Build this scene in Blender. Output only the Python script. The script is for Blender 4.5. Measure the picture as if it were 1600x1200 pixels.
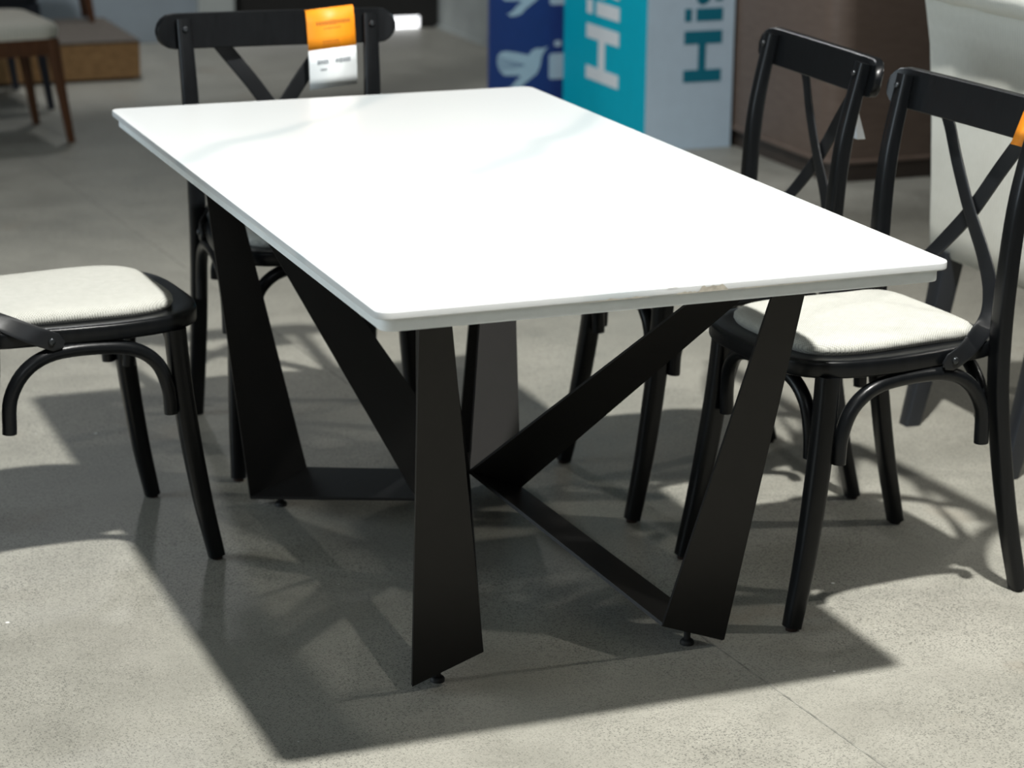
import bpy, bmesh, math, random
from mathutils import Vector, Matrix
SC = bpy.context.scene
for o in list(bpy.data.objects): bpy.data.objects.remove(o)
COL = SC.collection
# ------------------------------------------------------------------ camera
PITCH, ROLL, CAMH, TX, TY, YAW, FPX = 0.28842, 0.01060, 1.60681, -0.07849, 4.17957, 0.37901, 3682.78
cam_d = bpy.data.cameras.new('camera'); cam = bpy.data.objects.new('camera', cam_d); COL.objects.link(cam)
_cy, _sy = math.cos(YAW), math.sin(YAW)
def to_table(x, y, z): return Vector((x*_cy+y*_sy, -x*_sy+y*_cy, z))
_r0 = Vector((1, 0, 0)); _f = Vector((0, math.cos(PITCH), -math.sin(PITCH))); _u0 = Vector((0, math.sin(PITCH), math.cos(PITCH)))
_r = _r0*math.cos(ROLL)+_u0*math.sin(ROLL); _u = -_r0*math.sin(ROLL)+_u0*math.cos(ROLL)
R_, U_, F_ = to_table(*_r), to_table(*_u), to_table(*_f)
m = Matrix((R_, U_, -F_)).transposed().to_4x4()
m.translation = to_table(-TX, -TY, CAMH)
cam.matrix_world = m
cam_d.sensor_width = 36.0; cam_d.lens = FPX/1600*36.0
cam_d.clip_start = 0.05; cam_d.clip_end = 100
cam_d.dof.use_dof = True; cam_d.dof.focus_distance = 3.85; cam_d.dof.aperture_fstop = 4.6
SC.camera = cam
# ------------------------------------------------------------------ view, world, lamps
SC.view_settings.view_transform = 'Standard'; SC.view_settings.look = 'None'
SC.view_settings.gamma = 1.0; SC.view_settings.exposure = 0.0; SC.view_settings.use_curve_mapping = False
world = bpy.data.worlds.new('showroom_ambient'); SC.world = world; world.use_nodes = True
bg = world.node_tree.nodes['Background']; bg.inputs['Color'].default_value = (1.0, 0.97, 0.90, 1); bg.inputs['Strength'].default_value = 0.045
def spot(name, loc, target, power, size_deg, radius, col, blend=0.5):
    l = bpy.data.lights.new(name, 'SPOT'); l.energy = power; l.spot_size = math.radians(size_deg); l.spot_blend = blend
    l.shadow_soft_size = radius; l.color = col
    o = bpy.data.objects.new(name, l); COL.objects.link(o); o.location = loc
    o.rotation_euler = (Vector(target)-Vector(loc)).to_track_quat('-Z', 'Y').to_euler(); return o
def area(name, loc, target, power, sx, sy, col):
    l = bpy.data.lights.new(name, 'AREA'); l.energy = power; l.shape = 'RECTANGLE'; l.size = sx; l.size_y = sy; l.color = col
    o = bpy.data.objects.new(name, l); COL.objects.link(o); o.location = loc
    o.rotation_euler = (Vector(target)-Vector(loc)).to_track_quat('-Z', 'Y').to_euler(); return o
spot('ceiling_spot', (0.08, -1.85, 4.7), (-0.2, -0.4, 0.0), 1720, 82, 0.085, (1.0, 0.99, 0.94), 0.8)
spot('side_spot', (5.2, -1.8, 4.7), (-0.2, -0.4, 0.0), 400, 50, 0.10, (1.0, 0.97, 0.90))
spot('side_spot', (5.2, 1.9, 4.7), (0.0, -0.2, 0.2), 170, 60, 0.10, (1.0, 0.97, 0.90))
spot('back_fill', (0.5, 6.5, 4.7), (1.6, 4.2, 0.3), 165, 110, 0.15, (0.98, 0.99, 1.0))  # added fill with no known fixture, lifts the dim back area
spot('carton_fill', (0.2, 2.4, 4.2), (2.25, 3.8, 0.5), 420, 36, 0.12, (0.97, 0.99, 1.0))  # added wall-washer without a known fixture, narrowed onto the cartons
spot('rear_wall_fill', (0.2, 4.6, 3.6), (0.8, 6.6, 0.2), 240, 50, 0.15, (0.97, 0.99, 1.0))  # added to brighten the blue-grey wall and plinth; no lamp known there
area('front_fill', (-3.2, -5.5, 3.6), (0.2, 0, 0.5), 40, 2.4, 1.6, (0.90, 0.96, 1.0))  # unseen fill added on the camera side to lift the table's near edge
area('shop_window_light', (-5.2, 1.2, 1.7), (0, 0.2, 0.7), 120, 3.2, 2.0, (0.78, 0.91, 1.0))
# ------------------------------------------------------------------ materials
def nt(name):
    mt = bpy.data.materials.new(name); mt.use_nodes = True
    t = mt.node_tree; return mt, t, t.nodes['Principled BSDF']
def N(t, typ, **kw):
    n = t.nodes.new(typ)
    for k, v in kw.items():
        if hasattr(n, k): setattr(n, k, v)
    return n
def setin(n, **kw):
    for k, v in kw.items(): n.inputs[k.replace('_', ' ')].default_value = v
def coords(t, scale=(1, 1, 1), kind='Object', rot=(0, 0, 0)):
    tc = N(t, 'ShaderNodeTexCoord'); mp = N(t, 'ShaderNodeMapping')
    mp.inputs['Scale'].default_value = scale; mp.inputs['Rotation'].default_value = rot
    t.links.new(tc.outputs[kind], mp.inputs['Vector']); return mp.outputs['Vector']
def noise(t, vec, scale, detail=3, rough=0.55):
    n = N(t, 'ShaderNodeTexNoise'); setin(n, Scale=scale, Detail=detail, Roughness=rough); t.links.new(vec, n.inputs['Vector']); return n.outputs['Fac']
def ramp(t, fac, stops):
    r = N(t, 'ShaderNodeValToRGB'); e = r.color_ramp.elements
    while len(e) < len(stops): e.new(0.5)
    for i, (p, c) in enumerate(stops): e[i].position = p; e[i].color = c if len(c) == 4 else (*c, 1)
    t.links.new(fac, r.inputs['Fac']); return r.outputs['Color']
def mix(t, fac, a, b, mode='MIX'):
    n = N(t, 'ShaderNodeMix', data_type='RGBA', blend_type=mode)
    for s, v in ((0, fac), (6, a), (7, b)):
        if hasattr(v, 'is_linked') or hasattr(v, 'links'): t.links.new(v, n.inputs[s])
        else: n.inputs[s].default_value = v if s == 0 else (*v, 1)
    return n.outputs[2]
def bump(t, p, h, strength, dist):
    b = N(t, 'ShaderNodeBump'); setin(b, Strength=strength, Distance=dist); t.links.new(h, b.inputs['Height']); t.links.new(b.outputs['Normal'], p.inputs['Normal'])
def plain(name, col, rough=0.5, metal=0.0, var=0.06, nscale=18, bstr=0.0, bscale=200, spec=0.5, coat=0.0):
    mt, t, p = nt(name); v = coords(t); f = noise(t, v, nscale, 4)
    lo = tuple(c*(1-var) for c in col); hi = tuple(min(1, c*(1+var)) for c in col)
    t.links.new(ramp(t, f, [(0.3, lo), (0.7, hi)]), p.inputs['Base Color'])
    setin(p, Roughness=rough, Metallic=metal); p.inputs['Specular IOR Level'].default_value = spec; p.inputs['Coat Weight'].default_value = coat
    if bstr: bump(t, p, noise(t, v, bscale, 2), bstr, 0.001)
    return mt
def wood(name, c1, c2, rough=0.45, scale=(2, 2, 30), spec=0.5, bstr=0.15):
    mt, t, p = nt(name); v = coords(t, scale); f = noise(t, v, 3.0, 5, 0.6)
    t.links.new(ramp(t, f, [(0.3, c1), (0.7, c2)]), p.inputs['Base Color']); setin(p, Roughness=rough); p.inputs['Specular IOR Level'].default_value = spec
    bump(t, p, f, bstr, 0.002); return mt
def weave(name, c1, c2, scale=560, bstr=0.5):
    mt, t, p = nt(name)
    v = coords(t, rot=(0, 0, math.radians(45)))
    w1 = N(t, 'ShaderNodeTexWave'); w1.bands_direction = 'X'; setin(w1, Scale=scale/6.3, Distortion=0.4, Detail=1.0)
    w2 = N(t, 'ShaderNodeTexWave'); w2.bands_direction = 'Y'; setin(w2, Scale=scale/6.3, Distortion=0.4, Detail=1.0)
    t.links.new(v, w1.inputs['Vector']); t.links.new(v, w2.inputs['Vector'])
    mu = N(t, 'ShaderNodeMath', operation='ADD'); t.links.new(w1.outputs['Fac'], mu.inputs[0]); t.links.new(w2.outputs['Fac'], mu.inputs[1])
    hf = N(t, 'ShaderNodeMath', operation='MULTIPLY'); hf.inputs[1].default_value = 0.5; t.links.new(mu.outputs[0], hf.inputs[0])
    c = ramp(t, hf.outputs[0], [(0.15, c1), (0.6, c2)])
    c = mix(t, 0.12, c, ramp(t, noise(t, coords(t), 60, 3), [(0.3, c1), (0.7, (1, 1, 1))]), 'MULTIPLY')
    t.links.new(c, p.inputs['Base Color']); setin(p, Roughness=0.95); p.inputs['Specular IOR Level'].default_value = 0.15
    bump(t, p, hf.outputs[0], bstr, 0.0015); return mt

def concrete():
    mt, t, p = nt('polished_concrete'); v = coords(t)
    big = noise(t, v, 0.9, 6, 0.62); med = noise(t, v, 5.5, 5, 0.6)
    c = ramp(t, big, [(0.30, (0.275, 0.268, 0.232)), (0.55, (0.350, 0.340, 0.296)), (0.75, (0.395, 0.385, 0.336))])
    c = mix(t, 0.45, c, ramp(t, med, [(0.30, (0.62, 0.62, 0.61)), (0.60, (1, 1, 1))]), 'MULTIPLY')
    # aggregate specks
    vo = N(t, 'ShaderNodeTexVoronoi'); setin(vo, Scale=300.0); t.links.new(v, vo.inputs['Vector'])
    sp = ramp(t, vo.outputs['Color'], [(0.0, (0, 0, 0)), (1.0, (1, 1, 1))])
    sep = N(t, 'ShaderNodeSeparateColor'); t.links.new(vo.outputs['Color'], sep.inputs[0])
    patch = ramp(t, noise(t, v, 2.2, 4), [(0.30, (0.25, 0.25, 0.25)), (0.60, (1, 1, 1))])
    dk = N(t, 'ShaderNodeMath', operation='GREATER_THAN'); dk.inputs[1].default_value = 0.58; t.links.new(sep.outputs[0], dk.inputs[0])
    lt = N(t, 'ShaderNodeMath', operation='GREATER_THAN'); lt.inputs[1].default_value = 0.88; t.links.new(sep.outputs[1], lt.inputs[0])
    dist = ramp(t, vo.outputs['Distance'], [(0.30, (1, 1, 1)), (0.62, (0, 0, 0))])
    dm = N(t, 'ShaderNodeMath', operation='MULTIPLY'); t.links.new(dk.outputs[0], dm.inputs[0]); t.links.new(patch, dm.inputs[1])
    dm2 = N(t, 'ShaderNodeMath', operation='MULTIPLY'); t.links.new(dm.outputs[0], dm2.inputs[0]); t.links.new(dist, dm2.inputs[1])
    dm3 = N(t, 'ShaderNodeMath', operation='MULTIPLY'); t.links.new(dm2.outputs[0], dm3.inputs[0]); dm3.inputs[1].default_value = 0.85
    c = mix(t, dm3.outputs[0], c, (0.085, 0.085, 0.075))
    lm = N(t, 'ShaderNodeMath', operation='MULTIPLY'); t.links.new(lt.outputs[0], lm.inputs[0]); t.links.new(patch, lm.inputs[1])
    lm2 = N(t, 'ShaderNodeMath', operation='MULTIPLY'); t.links.new(lm.outputs[0], lm2.inputs[0]); lm2.inputs[1].default_value = 0.25
    c = mix(t, lm2.outputs[0], c, (0.55, 0.54, 0.46))
    # fine grain
    c = mix(t, 0.45, c, ramp(t, noise(t, v, 330, 2), [(0.3, (0.50, 0.50, 0.50)), (0.7, (1.0, 1.0, 1.0))]), 'MULTIPLY')
    # brown stains
    st = ramp(t, noise(t, coords(t, (1, 1, 1), rot=(0, 0, 0.6)), 2.6, 5), [(0.62, (0, 0, 0)), (0.74, (0.4, 0.4, 0.4))])
    c = mix(t, st, c, (0.235, 0.185, 0.135))
    # rare pale chips
    v3 = N(t, 'ShaderNodeTexVoronoi'); setin(v3, Scale=7.0); t.links.new(v, v3.inputs['Vector'])
    chip = ramp(t, v3.outputs['Distance'], [(0.022, (1, 1, 1)), (0.028, (0, 0, 0))])
    c = mix(t, chip, c, (0.8, 0.8, 0.78))
    t.links.new(c, p.inputs['Base Color'])
    rr = ramp(t, med, [(0.3, (0.42, 0.42, 0.42)), (0.7, (0.55, 0.55, 0.55))]); t.links.new(rr, p.inputs['Roughness'])
    p.inputs['Specular IOR Level'].default_value = 0.35
    bump(t, p, noise(t, v, 60, 4), 0.12, 0.002); return mt

def marble(name='white_sintered_stone', chips=False):
    mt, t, p = nt(name); v = coords(t, (1, 1, 1), rot=(0, 0, math.radians(43)))
    n1 = noise(t, v, 1.3, 6, 0.6)
    w = N(t, 'ShaderNodeTexWave'); w.bands_direction = 'X'; setin(w, Scale=0.55, Distortion=5.0, Detail=4.0); w.inputs['Detail Scale'].default_value = 1.1
    t.links.new(v, w.inputs['Vector'])
    vein = ramp(t, w.outputs['Fac'], [(0.0, (1, 1, 1)), (0.03, (0.22, 0.22, 0.22)), (0.09, (0, 0, 0))])
    c = mix(t, vein, (0.665, 0.685, 0.69), (0.545, 0.59, 0.605))
    c = mix(t, 0.25, c, ramp(t, n1, [(0.35, (0.90, 0.925, 0.94)), (0.6, (1, 1, 1))]), 'MULTIPLY')
    t.links.new(c, p.inputs['Base Color']); setin(p, Roughness=0.32); return mt

M = {}
M['floor'] = concrete()
M['stone'] = marble()
M['edge'] = plain('painted_board_edge', (0.76, 0.80, 0.805), 0.5, var=0.03, nscale=40)
M['chip'] = plain('bare_filler', (0.42, 0.39, 0.33), 0.85, var=0.2, nscale=120)
M['metal'] = plain('black_powder_coat', (0.0105, 0.0098, 0.0093), 0.46, 0.0, bstr=0.10, bscale=900, spec=0.24)
M['rubber'] = plain('black_rubber', (0.012, 0.012, 0.012), 0.6)
M['black_wood'] = wood('black_painted_wood', (0.0030, 0.0036, 0.0043), (0.0055, 0.0063, 0.0073), 0.30, (30, 30, 3), 0.25, 0.08)
M['strap'] = plain('black_steel_strap', (0.0075, 0.0085, 0.010), 0.38, 0.0, spec=0.36)
M['bolt'] = plain('dark_bolt', (0.05, 0.055, 0.06), 0.3, 0.8)
M['glide'] = plain('brown_felt_glide', (0.025, 0.012, 0.008), 0.8)
M['linen'] = weave('cream_woven_linen', (0.34, 0.34, 0.31), (0.56, 0.56, 0.52))
M['cream'] = weave('ivory_upholstery', (0.62, 0.625, 0.57), (0.74, 0.745, 0.69), 300, 0.25)
M['beige'] = weave('beige_seat_cloth', (0.62, 0.59, 0.51), (0.74, 0.71, 0.62), 240, 0.25)
M['brown_wood'] = wood('reddish_brown_wood', (0.060, 0.020, 0.0045), (0.105, 0.036, 0.009), 0.45, (25, 25, 3))
M['dark_leg'] = plain('dark_navy_metal', (0.012, 0.014, 0.022), 0.45)
M['plinth'] = wood('raw_chipboard', (0.20, 0.110, 0.043), (0.30, 0.172, 0.072), 0.75, (9, 9, 14), 0.3)
M['plinth_top'] = plain('grey_plinth_carpet', (0.10, 0.085, 0.07), 0.9, var=0.15)
M['teal'] = plain('teal_print', (0.0, 0.40, 0.53), 0.6, var=0.03, spec=0.15)
M['carton_white'] = plain('pale_grey_print', (0.55, 0.68, 0.79), 0.5, var=0.03)
M['print_white'] = plain('white_letter_print', (0.74, 0.77, 0.78), 0.5, var=0.02)
M['print_teal'] = plain('dark_teal_letter_print', (0.0, 0.17, 0.25), 0.5, var=0.02)
M['navy'] = plain('navy_print', (0.014, 0.040, 0.185), 0.5, var=0.06)
M['print_pale'] = plain('pale_blue_bird_print', (0.43, 0.56, 0.64), 0.5, var=0.03)
M['cabinet'] = wood('taupe_wood_veneer', (0.118, 0.084, 0.066), (0.155, 0.113, 0.09), 0.5, (4, 4, 26), 0.4)
M['cabinet_dark'] = wood('dark_taupe_plinth', (0.035, 0.026, 0.021), (0.05, 0.038, 0.03), 0.5, (4, 4, 26), 0.4)
M['espresso'] = plain('espresso_leg', (0.012, 0.014, 0.018), 0.4)
M['wall_blue'] = plain('blue_grey_wall_paint', (0.30, 0.35, 0.39), 0.7, var=0.1, nscale=3)
M['wall_grey'] = plain('grey_concrete_wall', (0.33, 0.355, 0.345), 0.8, var=0.25, nscale=3)
M['wall_pale'] = plain('pale_grey_column_paint', (0.46, 0.49, 0.47), 0.7, var=0.06, nscale=4)
M['door'] = plain('black_door_paint', (0.016, 0.015, 0.0135), 0.7, var=0.1)
M['orange'] = plain('orange_card', (0.92, 0.30, 0.008), 0.5, var=0.02)
M['card'] = plain('white_card', (0.80, 0.84, 0.86), 0.5, var=0.01)
M['ink'] = plain('grey_ink', (0.08, 0.10, 0.13), 0.7)
M['ink_brown'] = plain('brown_ink', (0.34, 0.09, 0.003), 0.7)
M['joint'] = plain('floor_joint_filler', (0.22, 0.215, 0.19), 0.9, var=0.45, nscale=30)
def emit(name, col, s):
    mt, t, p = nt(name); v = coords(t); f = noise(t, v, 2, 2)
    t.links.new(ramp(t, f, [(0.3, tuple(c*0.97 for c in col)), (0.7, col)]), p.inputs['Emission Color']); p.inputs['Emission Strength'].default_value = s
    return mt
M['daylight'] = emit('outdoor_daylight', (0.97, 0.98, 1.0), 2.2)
# ------------------------------------------------------------------ mesh helpers
class MB:
    def __init__(s): s.v = []; s.f = []
    def add(s, vs, fs):
        b = len(s.v); s.v += [Vector(v) for v in vs]; s.f += [tuple(b+i for i in f) for f in fs]; return s
    def box(s, x0, x1, y0, y1, z0, z1):
        return s.add([(x, y, z) for z in (z0, z1) for y in (y0, y1) for x in (x0, x1)],
                     [(0, 2, 3, 1), (4, 5, 7, 6), (0, 1, 5, 4), (2, 6, 7, 3), (0, 4, 6, 2), (1, 3, 7, 5)])
    def rings(s, rings, cap=True, closed=False):
        n = len(rings[0]); vs = [p for r in rings for p in r]; fs = []
        k = len(rings)
        for i in range(k if closed else k-1):
            j = (i+1) % k
            for a in range(n):
                b = (a+1) % n; fs.append((i*n+a, i*n+b, j*n+b, j*n+a))
        if cap and not closed: fs += [tuple(range(n-1, -1, -1)), tuple((k-1)*n+a for a in range(n))]
        return s.add(vs, fs)
    def prism(s, pts, z0, z1):   # outline (x, y) extruded in z
        return s.rings([[(x, y, z0) for x, y in pts], [(x, y, z1) for x, y in pts]])
    def build(s, name, mat, parent=None, smooth=None, bevel=0, segs=2, sub=0):
        me = bpy.data.meshes.new(name); me.from_pydata([tuple(v) for v in s.v], [], s.f)
        bm = bmesh.new(); bm.from_mesh(me); bmesh.ops.recalc_face_normals(bm, faces=bm.faces)
        if bevel:
            es = [e for e in bm.edges if len(e.link_faces) == 2 and e.calc_face_angle(0) > math.radians(28)]
            bmesh.ops.bevel(bm, geom=es, offset=bevel, segments=segs, affect='EDGES', profile=0.6, clamp_overlap=True)
        bm.to_mesh(me); bm.free()
        o = bpy.data.objects.new(name, me); COL.objects.link(o)
        for mm in (mat if isinstance(mat, list) else [mat]): me.materials.append(mm)
        if parent: o.parent = parent
        if smooth is not None: me.shade_smooth(); me.set_sharp_from_angle(angle=math.radians(smooth))
        if sub:
            md = o.modifiers.new('subsurf', 'SUBSURF'); md.levels = sub; md.render_levels = sub
        return o
def spline(pts, n=8):
    """Catmull-Rom through pts"""
    P = [Vector(p) for p in pts]; P = [2*P[0]-P[1]]+P+[2*P[-1]-P[-2]]; out = []
    for i in range(1, len(P)-2):
        for k in range(n):
            t = k/n; a, b, c, d = P[i-1:i+3]
            out.append(0.5*((2*b)+(c-a)*t+(2*a-5*b+4*c-d)*t*t+(3*b-a-3*c+d)*t**3))
    out.append(P[-2]); return out
def closed_spline(pts, n=6):
    P = [Vector((*p, 0)) for p in pts]; k = len(P); out = []
    for i in range(k):
        a, b, c, d = P[i-1], P[i], P[(i+1) % k], P[(i+2) % k]
        for j in range(n):
            t = j/n; q = 0.5*((2*b)+(c-a)*t+(2*a-5*b+4*c-d)*t*t+(3*b-a-3*c+d)*t**3); out.append((q.x, q.y))
    return out
def sweep(mb, path, normals, widths, thicks, power=2.0, seg=16):
    """superelliptic section; normals gives the thickness direction"""
    rings = []; k = len(path)
    for i, p in enumerate(path):
        tg = (path[min(i+1, k-1)]-path[max(i-1, 0)]).normalized()
        nn = normals[i] if isinstance(normals, list) else normals
        nn = Vector(nn); nn = (nn-tg*nn.dot(tg)).normalized(); w = tg.cross(nn)
        wi = widths[i] if isinstance(widths, list) else widths; th = thicks[i] if isinstance(thicks, list) else thicks
        r = []
        for a in range(seg):
            q = 2*math.pi*(a+0.5)/seg; c, s_ = math.cos(q), math.sin(q)
            cc = math.copysign(abs(c)**(2/power), c); ss = math.copysign(abs(s_)**(2/power), s_)
            r.append(p+w*cc*wi/2+nn*ss*th/2)
        rings.append(r)
    return mb.rings(rings)
def lin(vals, n):
    """resample a list of control values to n samples"""
    out = []
    for i in range(n):
        t = i/(n-1)*(len(vals)-1); j = min(int(t), len(vals)-2); out.append(vals[j]+(vals[j+1]-vals[j])*(t-j))
    return out
def disc(mb, c, axis, r, h, seg=16, dome=0.35):
    ax = Vector(axis).normalized(); a = ax.orthogonal().normalized(); b = ax.cross(a); c = Vector(c)
    rr = [(0, r), (h*0.5, r), (h*0.85, r*0.8), (h, r*dome)]
    return mb.rings([[c+ax*z+(a*math.cos(2*math.pi*i/seg)+b*math.sin(2*math.pi*i/seg))*q for i in range(seg)] for z, q in rr])
def empty(name, loc, rz=0.0):
    o = bpy.data.objects.new(name, None); COL.objects.link(o); o.location = loc; o.rotation_euler = (0, 0, rz); o.empty_display_size = 0.1; return o
def tag(o, label, cat, group=None):
    o['label'] = label; o['category'] = cat
    if group: o['group'] = group
    return o
def struct(o): o['kind'] = 'structure'; return o
def copy_tree(o, parent=None):
    c = o.copy(); COL.objects.link(c)
    if parent: c.parent = parent; c.matrix_parent_inverse = o.matrix_parent_inverse.copy()
    for ch in [x for x in bpy.data.objects if x.parent == o]: copy_tree(ch, c)
    return c
def solidify(o, th, off=0.0):
    md = o.modifiers.new('thickness', 'SOLIDIFY'); md.thickness = th; md.offset = off; return o
def rrect(x0, x1, y0, y1, r, seg=6):
    pts = []
    for cx, cy, a0 in ((x1-r, y1-r, 0), (x0+r, y1-r, 90), (x0+r, y0+r, 180), (x1-r, y0+r, 270)):
        for i in range(seg+1):
            a = math.radians(a0+90*i/seg); pts.append((cx+r*math.cos(a), cy+r*math.sin(a)))
    return pts
# ------------------------------------------------------------------ setting
struct(MB().box(-9, 9, -8, 9.5, -0.12, 0.0).build('floor', M['floor']))
jb = MB()
jx = lambda y: 0.242-0.0645*y
for i in range(40):
    y0, y1 = -4+i*0.26, -4+(i+1)*0.26
    jb.add([(jx(y0)-0.0016, y0, 0.0004), (jx(y0)+0.0016, y0, 0.0004), (jx(y1)+0.0016, y1, 0.0004), (jx(y1)-0.0016, y1, 0.0004)], [(0, 1, 2, 3)])
struct(solidify(jb.build('trim_1', M['joint']), 0.0006))
struct(MB().box(-1.2, 1.215, 6.84, 7.04, 0, 2.6).build('wall_back', M['wall_blue'], bevel=0.004))
struct(MB().box(1.215, 1.385, 6.80, 7.10, 0, 2.6).build('trim_2', M['wall_pale'], bevel=0.006))
dr = struct(MB().box(1.385, 2.345, 6.93, 6.98, 0.060, 2.3).build('door_1', M['door']))
for z in (0.35, 0.65, 0.95, 1.25, 1.55, 1.85):
    MB().box(1.395, 2.335, 6.918, 6.93, z, z+0.02).build('door_rib', M['door'], dr)
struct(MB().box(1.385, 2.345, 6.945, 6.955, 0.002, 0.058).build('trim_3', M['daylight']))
struct(MB().box(2.345, 2.44, 6.93, 7.1, 0, 2.6).build('trim_4', M['door'], bevel=0.004))
struct(MB().box(2.44, 2.60, 4.9, 7.1, 0, 2.6).build('wall_right', M['wall_grey']))
struct(MB().box(2.425, 2.44, 4.9, 6.93, 0, 0.012).build('baseboard_right', M['wall_grey']))
# ------------------------------------------------------------------ table
tbl = tag(empty('dining_table', (0, 0, 0)), 'white marble-look dining table on a black folded steel spider base', 'table')
W, L = 0.9334, 1.7447
MB().prism(rrect(-W/2, W/2, -L/2, L/2, 0.022), 0.7475, 0.76).build('tabletop', M['stone'], tbl, smooth=40, bevel=0.0022, segs=3)['label'] = 'white veined stone slab'
MB().prism(rrect(-W/2+0.011, W/2-0.011, -L/2+0.0115, L/2-0.011, 0.02), 0.727, 0.7466).build('under_board', M['edge'], tbl, smooth=40, bevel=0.002)['label'] = 'pale grey painted board under the slab'
# chipped paint on the near edge of the slab
def chip(x0, x1, top, bot, rag, seed):
    rnd = random.Random(seed); n = 14; up = []; dn = []
    for i in range(n+1):
        x = x0+(x1-x0)*i/n; e = min(i, n-i)/n*6; e = min(1, e)
        dn.append((x, bot)); up.append((x, bot+(top-bot)*e*(1-rag*rnd.random())))
    pts = dn+up[::-1]; y = -L/2-0.0006
    vs = []; fs = []
    for i in range(n+1): vs += [(dn[i][0], y, dn[i][1]), (up[i][0], y, up[i][1])]
    for i in range(n): fs.append((2*i, 2*i+2, 2*i+3, 2*i+1))
    return vs, fs
cb = MB()
for a in ((0.030, 0.082, 0.7585, 0.7482, 0.35, 2), (-0.006, 0.034, 0.7512, 0.7480, 0.5, 3), (0.075, 0.27, 0.7495, 0.7480, 0.6, 4), (-0.16, -0.045, 0.7512, 0.7480, 0.8, 5), (-0.02, 0.0, 0.7592, 0.7583, 0.3, 6)):
    cb.add(*chip(*a))
cb.build('edge_chipping', M['chip'], tbl)['label'] = 'bare beige patches chipped out of the slab edge'
O_ = Vector((0.288, 0.500, 0.0125)); I_ = Vector((0.165, 0.508, 0.060))
C1 = Vector((0.0, 0.0, 0.195)); C2 = Vector((0.103, 0.0, 0.152))
def ext(a, b, z): return a+(b-a)*((z-a.z)/(b.z-a.z))
ZT = 0.727
Lo = ext(O_, Vector((0.332, 0.662, 0.70)), ZT); Li = ext(I_, Vector((0.280, 0.656, 0.70)), ZT)
U1 = ext(C1, Vector((0.255, 0.560, 0.70)), ZT); U2 = ext(C2, Vector((0.312, 0.595, 0.70)), ZT)
def plate(name, a0, a1, b0, b1, s):
    S = Vector((*s, 1)); n = 10; vs = []; fs = []
    for i in range(n+1):
        t = i/n; p = a0.lerp(b0, t); q = a1.lerp(b1, t)
        for v in (p, q): vs.append((v.x*s[0], v.y*s[1], v.z))
    for i in range(n): fs.append((2*i, 2*i+1, 2*i+3, 2*i+2))
    o = MB().add(vs, fs).build(name, M['metal'], tbl)
    return solidify(o, 0.006, 0.0)
for s in ((-1, -1), (1, -1), (-1, 1), (1, 1)):
    leg = plate('leg', O_, I_, Lo, Li, s)
    plate('foot_strip', O_, I_, C2, C1, s)
    plate('brace', C2, C1, U2, U1, s)
    mb = MB(); disc(mb, (0.232*s[0], 0.470*s[1], 0.0), (0, 0, 1), 0.0125, 0.010); disc(mb, (0.232*s[0], 0.470*s[1], 0.008), (0, 0, 1), 0.006, 0.032, dome=0.9)
    mb.build('levelling_foot', M['rubber'], tbl, smooth=40)
# ------------------------------------------------------------------ cross-back chairs
REAR = [(0.200, -0.277, 0.006), (0.198, -0.247, 0.13), (0.196, -0.224, 0.25), (0.196, -0.206, 0.37), (0.197, -0.200, 0.47), (0.200, -0.202, 0.60), (0.204, -0.214, 0.75), (0.208, -0.246, 0.905)]
FRONT = [(0.197, 0.213, 0.006), (0.192, 0.190, 0.12), (0.186, 0.170, 0.25), (0.181, 0.157, 0.36), (0.178, 0.150, 0.458)]
RAILY = lambda x: -0.265+0.06*x*x+2.6*max(0.0, abs(x)-0.20)**2
SEAT = [(0, .223), (.09, .219), (.155, .197), (.195, .140), (.209, .055), (.205, -.045), (.194, -.125), (.184, -.185), (.150, -.220), (.08, -.232)]
SEAT = SEAT+[(0, -.235)]+[(-x, y) for x, y in SEAT[:0:-1]]
SEAT = closed_spline(SEAT, 5)
def scaled(out, k, d=0.0):
    r = []
    for x, y in out:
        q = math.hypot(x, y); r.append((x*(1-k/q), (y-d)*(1-k/q)+d))
    return r
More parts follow.
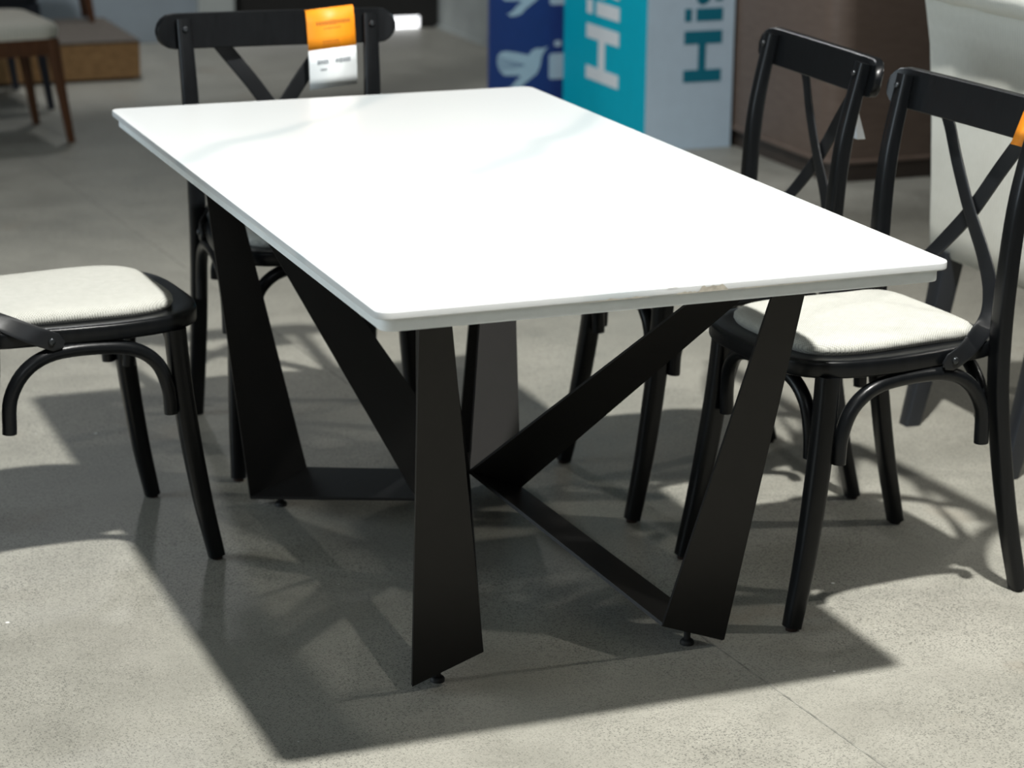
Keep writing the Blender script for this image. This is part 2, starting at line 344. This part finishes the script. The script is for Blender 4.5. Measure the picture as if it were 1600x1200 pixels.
def make_chair():
    root = empty('dining_chair', (0, 0, 0))
    mb = MB()
    prof = [(0.455, 0.006), (0.4575, 0.0015), (0.461, 0.0), (0.480, 0.0), (0.4842, 0.0012), (0.4863, 0.0040), (0.487, 0.009), (0.4865, 0.030), (0.484, 0.060)]
    mb.rings([[(x, y, z) for x, y in scaled(SEAT, k)] for z, k in prof]); mb.build('seat', M['black_wood'], root, smooth=50)
    mb = MB()
    prof = [(0.480, 0.053), (0.486, 0.045), (0.493, 0.041), (0.500, 0.042), (0.506, 0.049), (0.5095, 0.060), (0.512, 0.085), (0.5135, 0.120), (0.514, 0.165)]
    mb.rings([[(x, y-0.004, z) for x, y in scaled(SEAT, k)] for z, k in prof]); mb.build('seat_cushion', M['linen'], root, smooth=60)['label'] = 'cream woven seat pad'
    for s in (1, -1):
        mir = lambda pts: [(x*s, y, z) for x, y, z in pts]
        p = spline(mir(REAR), 6); n = len(p)
        mb = MB(); sweep(mb, p, Vector((0, 1, 0)), lin([.034, .036, .037, .037, .037, .036, .035, .032], n), lin([.027, .029, .030, .031, .031, .030, .028, .024], n), 4.5)
        rear = mb.build('back_post', M['black_wood'], root, smooth=50)
        p0 = Vector(p[0]); mb = MB(); mb.rings([[(p0.x+0.011*math.cos(a*math.pi/6), p0.y+0.011*math.sin(a*math.pi/6), z) for a in range(12)] for z in (0.0, 0.010)]); mb.build('glide', M['glide'], rear)
        for bc, ba in (((0.2075*s, -0.2275, 0.886), (0, 1, 0.15)), ((0.198*s, -0.2145, 0.475), (0, -1, 0)), ((0.198*s, -0.2155, 0.545), (0, -1, 0))):
            mb = MB(); disc(mb, bc, ba, 0.006, 0.005); mb.build('bolt', M['bolt'], rear, smooth=40)
        p = spline(mir(FRONT), 6); n = len(p)
        mb = MB(); sweep(mb, p, Vector((0, 1, 0)), lin([.031, .035, .038, .039, .039], n), lin([.031, .035, .038, .039, .039], n), 3.6)
        fl = mb.build('front_leg', M['black_wood'], root, smooth=50)
        p0 = Vector(p[0]); mb = MB(); mb.rings([[(p0.x+0.011*math.cos(a*math.pi/6), p0.y+0.011*math.sin(a*math.pi/6), z) for a in range(12)] for z in (0.0, 0.010)]); mb.build('glide', M['glide'], fl)
        # side arch
        arch = spline(mir([(.196, .132, .300), (.196, .128, .350), (.197, .108, .400), (.198, .065, .432), (.198, 0, .443), (.198, -.085, .441), (.198, -.138, .415), (.197, -.168, .365), (.197, -.173, .300)]), 5)
        mb = MB(); sweep(mb, arch, Vector((1, 0, 0)), .0265, .0265, 2.0, 14); mb.build('side_arch', M['black_wood'], root, smooth=50)
        # crossing strap: from under the rail at +s to the opposite seat side
        pts = [(.140, -.283, .868), (.108, -.281, .826), (.06, -.272, .765), (0, -.263, .683), (-.06, -.254, .618), (-.105, -.238, .566), (-.150, -.207, .522), (-.188, -.150, .493), (-.209, -.105, .474), (-.2105, -.070, .459)]
        pts = [(x*s, y+(0.0035 if s > 0 else -0.0035)*(1 if 2 <= i <= 4 else 0), z) for i, (x, y, z) in enumerate(pts)]
        nr = [Vector((0, 1, 0))]*4+[Vector((-0.15*s, 1, 0)), Vector((-0.35*s, 1, 0)), Vector((-0.8*s, .9, .1)), Vector((-1*s, .35, .15)), Vector((-1*s, 0.03, 0)), Vector((-1*s, 0, 0))]
        path = spline(pts, 5); n = len(path); nn = []
        for i in range(n):
            t = i/(n-1)*(len(nr)-1); j = min(int(t), len(nr)-2); nn.append((nr[j].lerp(nr[j+1], t-j)).normalized())
        wd = lin([.034, .034, .034, .034, .034, .034, .034, .035, .035, .032], n); wd[-1] = .014; wd[-2] = .024
        mb = MB(); sweep(mb, path, nn, wd, .005, 6.0, 12); st = mb.build('back_strap', M['strap'], root, smooth=50)
        mb = MB(); disc(mb, (-.2125*s, -.092, .468), (-s, 0, 0), 0.0068, 0.0055); mb.build('bolt', M['bolt'], st, smooth=40)
    fa = spline([(-.146, .158, .300), (-.145, .160, .350), (-.130, .163, .400), (-.085, .166, .434), (0, .168, .443), (.085, .166, .434), (.130, .163, .400), (.145, .160, .350), (.146, .158, .300)], 5)
    mb = MB(); sweep(mb, fa, Vector((0, 1, 0)), .0265, .0265, 2.0, 14); mb.build('front_arch', M['black_wood'], root, smooth=50)
    ra = spline([(x*1.06, -0.198, z) for x, y, z in [(-.150, 0, .335), (-.148, 0, .365), (-.130, 0, .405), (-.085, 0, .436), (0, 0, .443), (.085, 0, .436), (.130, 0, .405), (.148, 0, .365), (.150, 0, .335)]], 5)
    mb = MB(); sweep(mb, ra, Vector((0, 1, 0)), .0265, .0265, 2.0, 14); mb.build('rear_arch', M['black_wood'], root, smooth=50)
    # top rail: bowed board with round ends
    mb = MB(); xs = [-.267, -.266, -.262, -.254, -.243]+[-.228+.456*i/24 for i in range(25)]+[.243, .254, .262, .266, .267]; rg = []
    for x in xs:
        e = max(0.0, (abs(x)-0.228)/0.0392); hh = 0.0375*math.sqrt(max(0.02, 1-e*e)); zc = 0.8775; y = RAILY(x); t = 0.0085 if e < .9 else 0.006
        sl = 0.12*x+math.copysign(5.2*max(0.0, abs(x)-0.20), x); nx, ny = -sl/math.hypot(1, sl), 1/math.hypot(1, sl)
        rg.append([(x+nx*a, y+ny*a-(b-zc)*0.18, b) for a, b in ((-t, zc-hh+.002), (-t+.002, zc-hh), (t-.002, zc-hh), (t, zc-hh+.002), (t, zc+hh-.002), (t-.002, zc+hh), (-t+.002, zc+hh), (-t, zc+hh-.002))])
    mb.rings(rg); mb.build('top_rail', M['black_wood'], root, smooth=32)
    return root
chair = make_chair()
POSE = [(0.6339, -0.2668, 3.2082, 'black cross-back dining chair right of the table, in front of the ivory upholstered chair'),
        (0.6218, 0.3254, 3.1016, 'black cross-back dining chair in front of the brown cabinet, small white tag on its back'),
        (-0.660, 0.3995, 0.0833, 'black cross-back dining chair left of the table, its back cut off by the photo edge'),
        (-0.0598, 0.8478, -1.6435, 'black cross-back dining chair at the far table end, orange and white tag on its rail')]
chairs = []
for i, (x, y, a, lab) in enumerate(POSE):
    c = chair if i == 0 else copy_tree(chair)
    c.location = (x, y, 0); c.rotation_euler = (0, 0, a-math.pi/2)
    tag(c, lab, 'chair', 'black cross-back chairs around the table'); chairs.append(c)
bpy.context.view_layer.update()
# ------------------------------------------------------------------ price tags
def price_tag(chair, x0, x1, label, full=True, skew=0.0):
    """folded card hung over the front of the top rail; local chair frame"""
    root = empty('price_tag', chair.location, chair.rotation_euler.z); tag(root, label, 'tag')
    w = x1-x0; xm = (x0+x1)/2
    # profile down the rail front, then free below it
    yf = max(RAILY(x0), RAILY(x1), RAILY(xm))+0.0115
    prof = [(yf-0.020, 0.9170), (yf-0.010, 0.9185), (yf-0.002, 0.9160), (yf+0.004, 0.89), (yf+0.008, 0.86), (yf+0.012, 0.832), (yf+0.013, 0.80), (yf+0.012, 0.77), (yf+0.009, 0.745)]
    zo = 0.0
    def strip(name, pr, mat, parent, a=0.0, b=1.0, off=0.0):
        vs = []; fs = []
        for y, z in pr:
            for t in (a, b):
                x = x0+w*t-skew*(0.91-z); vs.append((x, y+off, z+zo+0.010*(0.5-t)*(1 if full else 0)))
        for i in range(len(pr)-1): fs.append((2*i, 2*i+1, 2*i+3, 2*i+2))
        return solidify(MB().add(vs, fs).build(name, mat, parent, smooth=60), 0.0008)
    strip('orange_panel', prof[:6], M['orange'], root)['label'] = 'orange front'
    if full: strip('white_panel', prof[5:], M['card'], root)['label'] = 'white lower half with small grey print'
    strip('back_flap', [(yf-0.020, 0.9170), (yf-0.030, 0.90), (yf-0.040, 0.85)], M['orange'], root)
    if full:
        rnd = random.Random(4)
        def at(z):
            for i in range(len(prof)-1):
                (ya, za), (yb, zb) = prof[i], prof[i+1]
                if zb <= z <= za: return ya+(yb-ya)*(za-z)/(za-zb)
            return prof[-1][0]
        def marks(name, t0, t1, z, h, mat, n):
            vs = []; fs = []
            for i in range(n):
                a = t0+(t1-t0)*i/n; b = a+(t1-t0)/n*0.62; hh = h*(0.7+0.3*rnd.random())
                k = len(vs)
                for t, zz in ((a, z-hh/2), (b, z-hh/2), (b, z+hh/2), (a, z+hh/2)):
                    vs.append((x0+w*t-skew*(0.91-zz), at(zz)+0.0011, zz+zo+0.010*(0.5-t)))
                fs.append((k, k+1, k+2, k+3))
            MB().add(vs, fs).build(name, mat, root)
        # chair's own x runs right to left as the camera sees it
        marks('print', 0.10, 0.82, 0.888, 0.0105, M['ink_brown'], 15)
        marks('print', 0.30, 0.66, 0.876, 0.0025, M['ink_brown'], 12)
        marks('print', 0.36, 0.70, 0.848, 0.003, M['ink_brown'], 11)
        marks('print', 0.34, 0.70, 0.842, 0.0025, M['ink_brown'], 12)
        marks('print', 0.14, 0.46, 0.804, 0.0115, M['ink'], 7)
        marks('print', 0.60, 0.84, 0.804, 0.0115, M['ink'], 5)
        marks('print', 0.64, 0.78, 0.787, 0.0055, M['ink'], 4)
    return root
price_tag(chairs[3], -0.172, -0.064, 'orange and white price tag over the rail of the chair beyond the table', True, 0.03)
price_tag(chairs[0], -0.191, -0.160, 'orange tag sliver on the chair rail at the right photo border', False, -0.32)
ht = empty('hang_tag', chairs[1].location, chairs[1].rotation_euler.z)
tag(ht, 'small white folded tag dangling behind the post of the chair before the brown cabinet', 'tag')
mb = MB(); mb.rings([[(-.112, -.281, .803), (-.118, -.281, .803), (-.118, -.285, .803), (-.112, -.285, .803)], [(-.094, -.274, .741), (-.147, -.274, .741), (-.147, -.292, .741), (-.094, -.292, .741)]])
mb.build('card', M['card'], ht)
mb = MB(); sweep(mb, [Vector((-.115, -.283, .802)), Vector((-.116, -.281, .82)), Vector((-.117, -.279, .845))], Vector((1, 0, 0)), .0010, .0010, 2, 6); mb.build('string', M['rubber'], ht)
# ------------------------------------------------------------------ printed boxes
def poly_slab(mb, pts, fn, th):
    """flat print: closed outline in a face plane; fn maps (a, b, depth) to 3D"""
    n = len(pts); mb.add([fn(a, b, 0) for a, b in pts]+[fn(a, b, th) for a, b in pts], [tuple(range(n)), tuple(range(2*n-1, n-1, -1))]+[(i, n+i, n+(i+1) % n, (i+1) % n) for i in range(n)])
def ribbon(mb, path, w, fn, th):
    P = [Vector((a, b)) for a, b in path]; l = []; r = []
    for i, p in enumerate(P):
        d = (P[min(i+1, len(P)-1)]-P[max(i-1, 0)]).normalized(); nn = Vector((-d.y, d.x)); l.append(p+nn*w/2); r.append(p-nn*w/2)
    vs = []; fs = []
    for a, b in zip(l, r): vs += [fn(a.x, a.y, th), fn(b.x, b.y, th)]
    for i in range(len(P)-1): fs.append((2*i, 2*i+1, 2*i+3, 2*i+2))
    mb.add(vs, fs)
def his(parent, mat, fn, bw):
    """letters H i s reading upward; a = distance up the letter, b = along the word; unit cap height 1, fn maps them"""
    R = lambda a0, a1, b0, b1: [(a0, b0), (a1, b0), (a1, b1), (a0, b1)]
    for nm, rects in (('letter_h', [R(0, 1, 0, .31), R(0, 1, .96, 1.29), R(.42, .62, .31, .96)]), ('letter_i', [R(0, .70, 1.53, 1.85), R(.82, 1.0, 1.53, 1.85)])):
        mb = MB()
        for r in rects: poly_slab(mb, r, fn, 0.0008)
        mb.build(nm, mat, parent)
    mb = MB(); s_path = spline([(.12, 2.02, 0), (.10, 2.30, 0), (.14, 2.55, 0), (.24, 2.62, 0), (.33, 2.52, 0), (.38, 2.30, 0), (.44, 2.10, 0), (.56, 2.04, 0), (.63, 2.18, 0), (.64, 2.40, 0), (.60, 2.62, 0)], 5)
    ribbon(mb, [(p.x, p.y) for p in s_path], 0.20, fn, 0.0008); mb.build('letter_s', mat, parent)
carton = empty('appliance_carton', (2.05, 3.68, 0)); tag(carton, 'tall printed carton with one teal side and one pale grey side, large lettering', 'box')
cbx = lambda x0, x1, y0, y1: MB().box(x0, x1, y0, y1, 0, 1.5)
MB().box(0.004, 0.345, 0.004, 0.755, 0.0, 1.5).build('carton_body', M['carton_white'], carton, bevel=0.004)
tp = MB().box(0.0, 0.004, 0.002, 0.756, 0.001, 1.5).build('teal_side', M['teal'], carton); tp['label'] = 'teal side panel with white letters'
wp = MB().box(0.002, 0.345, 0.0, 0.004, 0.001, 1.5).build('grey_side', M['carton_white'], carton); wp['label'] = 'pale grey side panel with dark teal letters'
his(tp, M['print_white'], lambda a, b, d: Vector((-0.0003-d, 0.238+a*0.298, 0.190+b*0.160)), 1)
his(wp, M['print_teal'], lambda a, b, d: Vector((0.297-a*0.150, -0.0003-d, 0.2445+b*0.1425)), 1)
navy = empty('display_board', (1.77, 4.5, 0)); tag(navy, 'navy blue printed display board with pale hummingbird emblems, left of the teal carton side', 'board')
nb = MB().box(0, 0.62, 0, 0.02, 0, 1.4).build('panel', M['navy'], navy, bevel=0.002)
for x in (0.06, 0.52):
    MB().prism([(x, 0.02), (x+0.012, 0.02), (x+0.012, 0.30), (x, 0.30)], 0, 0.012).build('stand_foot', M['dark_leg'], navy)
bird = [[1.803, 0.24], [1.816, 0.255], [1.842, 0.257], [1.889, 0.248], [1.932, 0.238], [1.942, 0.253], [1.962, 0.263], [1.985, 0.261], [2.012, 0.2665], [2.0, 0.255], [1.992, 0.243], [1.985, 0.226], [1.979, 0.192], [1.966, 0.165], [1.937, 0.144], [1.917, 0.13], [1.9, 0.112], [1.88, 0.104], [1.857, 0.102], [1.84, 0.112], [1.86, 0.12], [1.88, 0.141], [1.9, 0.156], [1.89, 0.162], [1.863, 0.162], [1.83, 0.164], [1.81, 0.185], [1.801, 0.213]]
for dz in (0.0, 0.287, 0.574):
    mb = MB(); poly_slab(mb, [(x-1.77, z+dz) for x, z in bird], lambda a, b, d: Vector((a, -0.0003-d, b)), 0.0008); e = mb.build('bird_emblem', M['print_pale'], nb)
    mb = MB()
    for x1, z1 in ((1.806, .236), (1.804, .224), (1.804, .211), (1.807, .197), (1.814, .184)):
        x0, z0 = 1.915, 0.200; dx, dzz = x1-x0, z1-z0; k = 0.0012
        poly_slab(mb, [(x0-1.77, z0+dz-k*.3), (x0-1.77, z0+dz+k*.3), (x1-1.77, z1+dz+k), (x1-1.77, z1+dz-k)], lambda a, b, d: Vector((a, -0.0013-d, b)), 0.0004)
    mb.build('feather_line', M['navy'], e)
    mb = MB(); poly_slab(mb, [(x-1.77, z+dz) for x, z in rrect(2.016, 2.085, 0.140, 0.240, 0.012, 3)], lambda a, b, d: Vector((a, -0.0003-d, b)), 0.0008)
    poly_slab(mb, [(x-1.77, z+dz) for x, z in rrect(2.037, 2.066, 0.266, 0.290, 0.010, 3)], lambda a, b, d: Vector((a, -0.0003-d, b)), 0.0008)
    mb.build('letter_i', M['print_pale'], nb)
# ------------------------------------------------------------------ cabinet
cab = empty('sideboard_cabinet', (2.408, 2.965, 0)); tag(cab, 'taupe brown wood-veneer cabinet with rounded corner on a dark plinth, right of the cartons', 'cabinet')
MB().prism(rrect(0.0, 1.5, 0.0, 0.86, 0.085, 10), 0.075, 1.15).build('body', M['cabinet'], cab, smooth=40, bevel=0.004)
MB().prism(rrect(0.012, 1.488, 0.012, 0.848, 0.08, 10), 0.0, 0.066).build('plinth', M['cabinet_dark'], cab, smooth=40)
MB().prism(rrect(-0.006, 1.506, -0.006, 0.866, 0.09, 10), 0.064, 0.078).build('base_moulding', M['cabinet'], cab, smooth=40, bevel=0.004)
# ------------------------------------------------------------------ scroll-back upholstered chair
sc = empty('scroll_back_chair', (1.33, 0.316, 0)); tag(sc, 'ivory upholstered scroll-back chair turned away, on dark splayed legs at the right edge', 'chair')
rg = []
for z, hw, x in ((0.385, 0.268, 0.005), (0.395, 0.276, 0.0), (0.45, 0.283, 0.0), (0.55, 0.296, 0.004), (0.70, 0.318, 0.008), (0.85, 0.338, 0.006), (0.95, 0.354, -0.004), (1.0, 0.36, -0.012)):
    t = 0.10; r = 0.018; rg.append([(x+px, py, z) for px, py in rrect(0, t, -hw, hw, r, 4)])
MB().rings(rg).build('backrest', M['cream'], sc, smooth=50)
mb = MB(); ys = [-.372, -.366, -.35]+[-.34+.68*i/16 for i in range(17)]+[.35, .366, .372]; rg = []
for y in ys:
    e = max(0, (abs(y)-.345)/.0275); r = 0.048*math.sqrt(max(.06, 1-e*e))*(1+0.03*math.sin(y*37)+0.02*math.sin(y*91))
    rg.append([(0.005+r*1.25*math.cos(a*math.pi/10), y, 0.995+r*math.sin(a*math.pi/10)) for a in range(20)])
mb.rings(rg); mb.build('scroll_roll', M['cream'], sc, smooth=60)
mb = MB(); mb.prism(rrect(0.06, 0.56, -0.27, 0.27, 0.04), 0.385, 0.46); mb.build('seat_rail', M['cream'], sc, smooth=40, bevel=0.012)
mb = MB(); mb.prism(rrect(0.09, 0.57, -0.265, 0.265, 0.05), 0.46, 0.53); mb.build('seat', M['cream'], sc, smooth=40, bevel=0.02, segs=3)
for sy in (1, -1):
    a = Vector((-0.052, 0.2*sy, 0.0)); b = Vector((0.018, 0.2*sy+0.004*sy, 0.40)); n = 8; rg = []
    for i in range(n+1):
        t = i/n; p = a.lerp(b, t); p.x += -0.012*(1-t)**2; h = 0.0185+0.0075*t
        rg.append([(p.x+x, p.y+y, p.z) for x, y in rrect(-h, h, -h, h, 0.004, 2)])
    MB().rings(rg).build('leg', M['espresso'], sc, smooth=40)
    MB().rings([[(0.50+x, 0.22*sy+y, z) for x, y in rrect(-h, h, -h, h, 0.004, 2)] for z, h in ((0, .017), (.39, .025))]).build('leg', M['espresso'], sc, smooth=40)
# ------------------------------------------------------------------ background left
pl = empty('display_plinth', (-0.9, 5.81, 0)); tag(pl, 'low orange-brown wooden display plinth with grey top at the back left', 'plinth')
MB().box(0, 1.608, 0, 0.72, 0.012, 0.160).build('plinth_body', M['plinth'], pl, bevel=0.003)
MB().box(-0.002, 1.610, -0.002, 0.722, 0.160, 0.170).build('plinth_top', M['plinth_top'], pl, bevel=0.003)
MB().box(0.02, 1.588, 0.02, 0.70, 0, 0.012).build('plinth_base', M['cabinet_dark'], pl)
def side_chair(name, loc, rz, label, wood_m, cloth_m, w, d, hs, group=None):
    """plain upholstered side chair; front right leg at +x,-y corner; back at -x"""
    r = empty(name, loc, rz); tag(r, label, 'chair', group)
    for sx in (0, 1):
        for sy in (0, 1):
            x = -w*sx; y = d*sy; kick = 0.055 if not sx else -0.04
            a = Vector((x, y, 0)); b = Vector((x-kick, y+(0.012 if not sy else -0.012), hs-0.02)); rg = []
            for t, h in ((0, .0125), (.5, .0165), (.85, .021), (1, .023)):
                p = a.lerp(b, t); rg.append([(p.x+u, p.y+v, p.z) for u, v in rrect(-h, h, -h, h, .004, 2)])
            MB().rings(rg).build('leg', wood_m, r, smooth=40)
    x0, x1, y0, y1 = -w-0.0, -0.03, -0.01, d+0.01
    MB().prism(rrect(x0, x1, y0, y1, 0.02), hs-0.075, hs-0.015).build('apron', wood_m, r, smooth=40, bevel=0.004)
    mb = MB(); cx, cy = (x0+x1)/2, (y0+y1)/2; o = rrect(x0-0.006, x1+0.010, y0-0.008, y1+0.008, 0.07, 6)
    mb.rings([[(cx+(u-cx)*k, cy+(v-cy)*k, z) for u, v in o] for z, k in ((hs-0.015, .97), (hs, 1), (hs+.018, 1), (hs+.034, .96), (hs+.044, .86), (hs+.048, .6), (hs+.05, .3))]).build('seat', cloth_m, r, smooth=60)
    for sy in (0.02, d-0.02):
        rg = []
        for t in range(7):
            z = hs-0.05+t*0.085; x = -w-0.010-0.020*(t/6)**2*4; rg.append([(x+u, sy+v, z) for u, v in rrect(-.016, .016, -.013, .013, .004, 2)])
        MB().rings(rg).build('back_post', wood_m, r, smooth=40)
    MB().box(-w-0.105, -w-0.075, 0.0, d, hs+0.36, hs+0.46).build('backrest', wood_m, r, bevel=0.006)
    MB().box(-w-0.075, -w-0.050, 0.0, d, hs+0.18, hs+0.23).build('backrest', wood_m, r, bevel=0.006)
    return r
g = 'side chairs in the far left corner'
side_chair('side_chair', (0.157, 4.525, 0), math.radians(6.9), 'reddish brown wooden side chair with beige seat, standing on the floor at far left', M['brown_wood'], M['beige'], 0.44, 0.415, 0.395)
side_chair('side_chair', (0.222, 5.235, 0), math.radians(5.5), 'dark-legged side chair mostly hidden behind the brown side chair, before the plinth', M['dark_leg'], M['dark_leg'], 0.44, 0.50, 0.43)
side_chair('side_chair', (0.634, 6.40, 0.170), math.radians(0), 'reddish brown side chair on top of the plinth, only its leg ends in view', M['brown_wood'], M['beige'], 0.40, 0.07+0.09, 0.42)
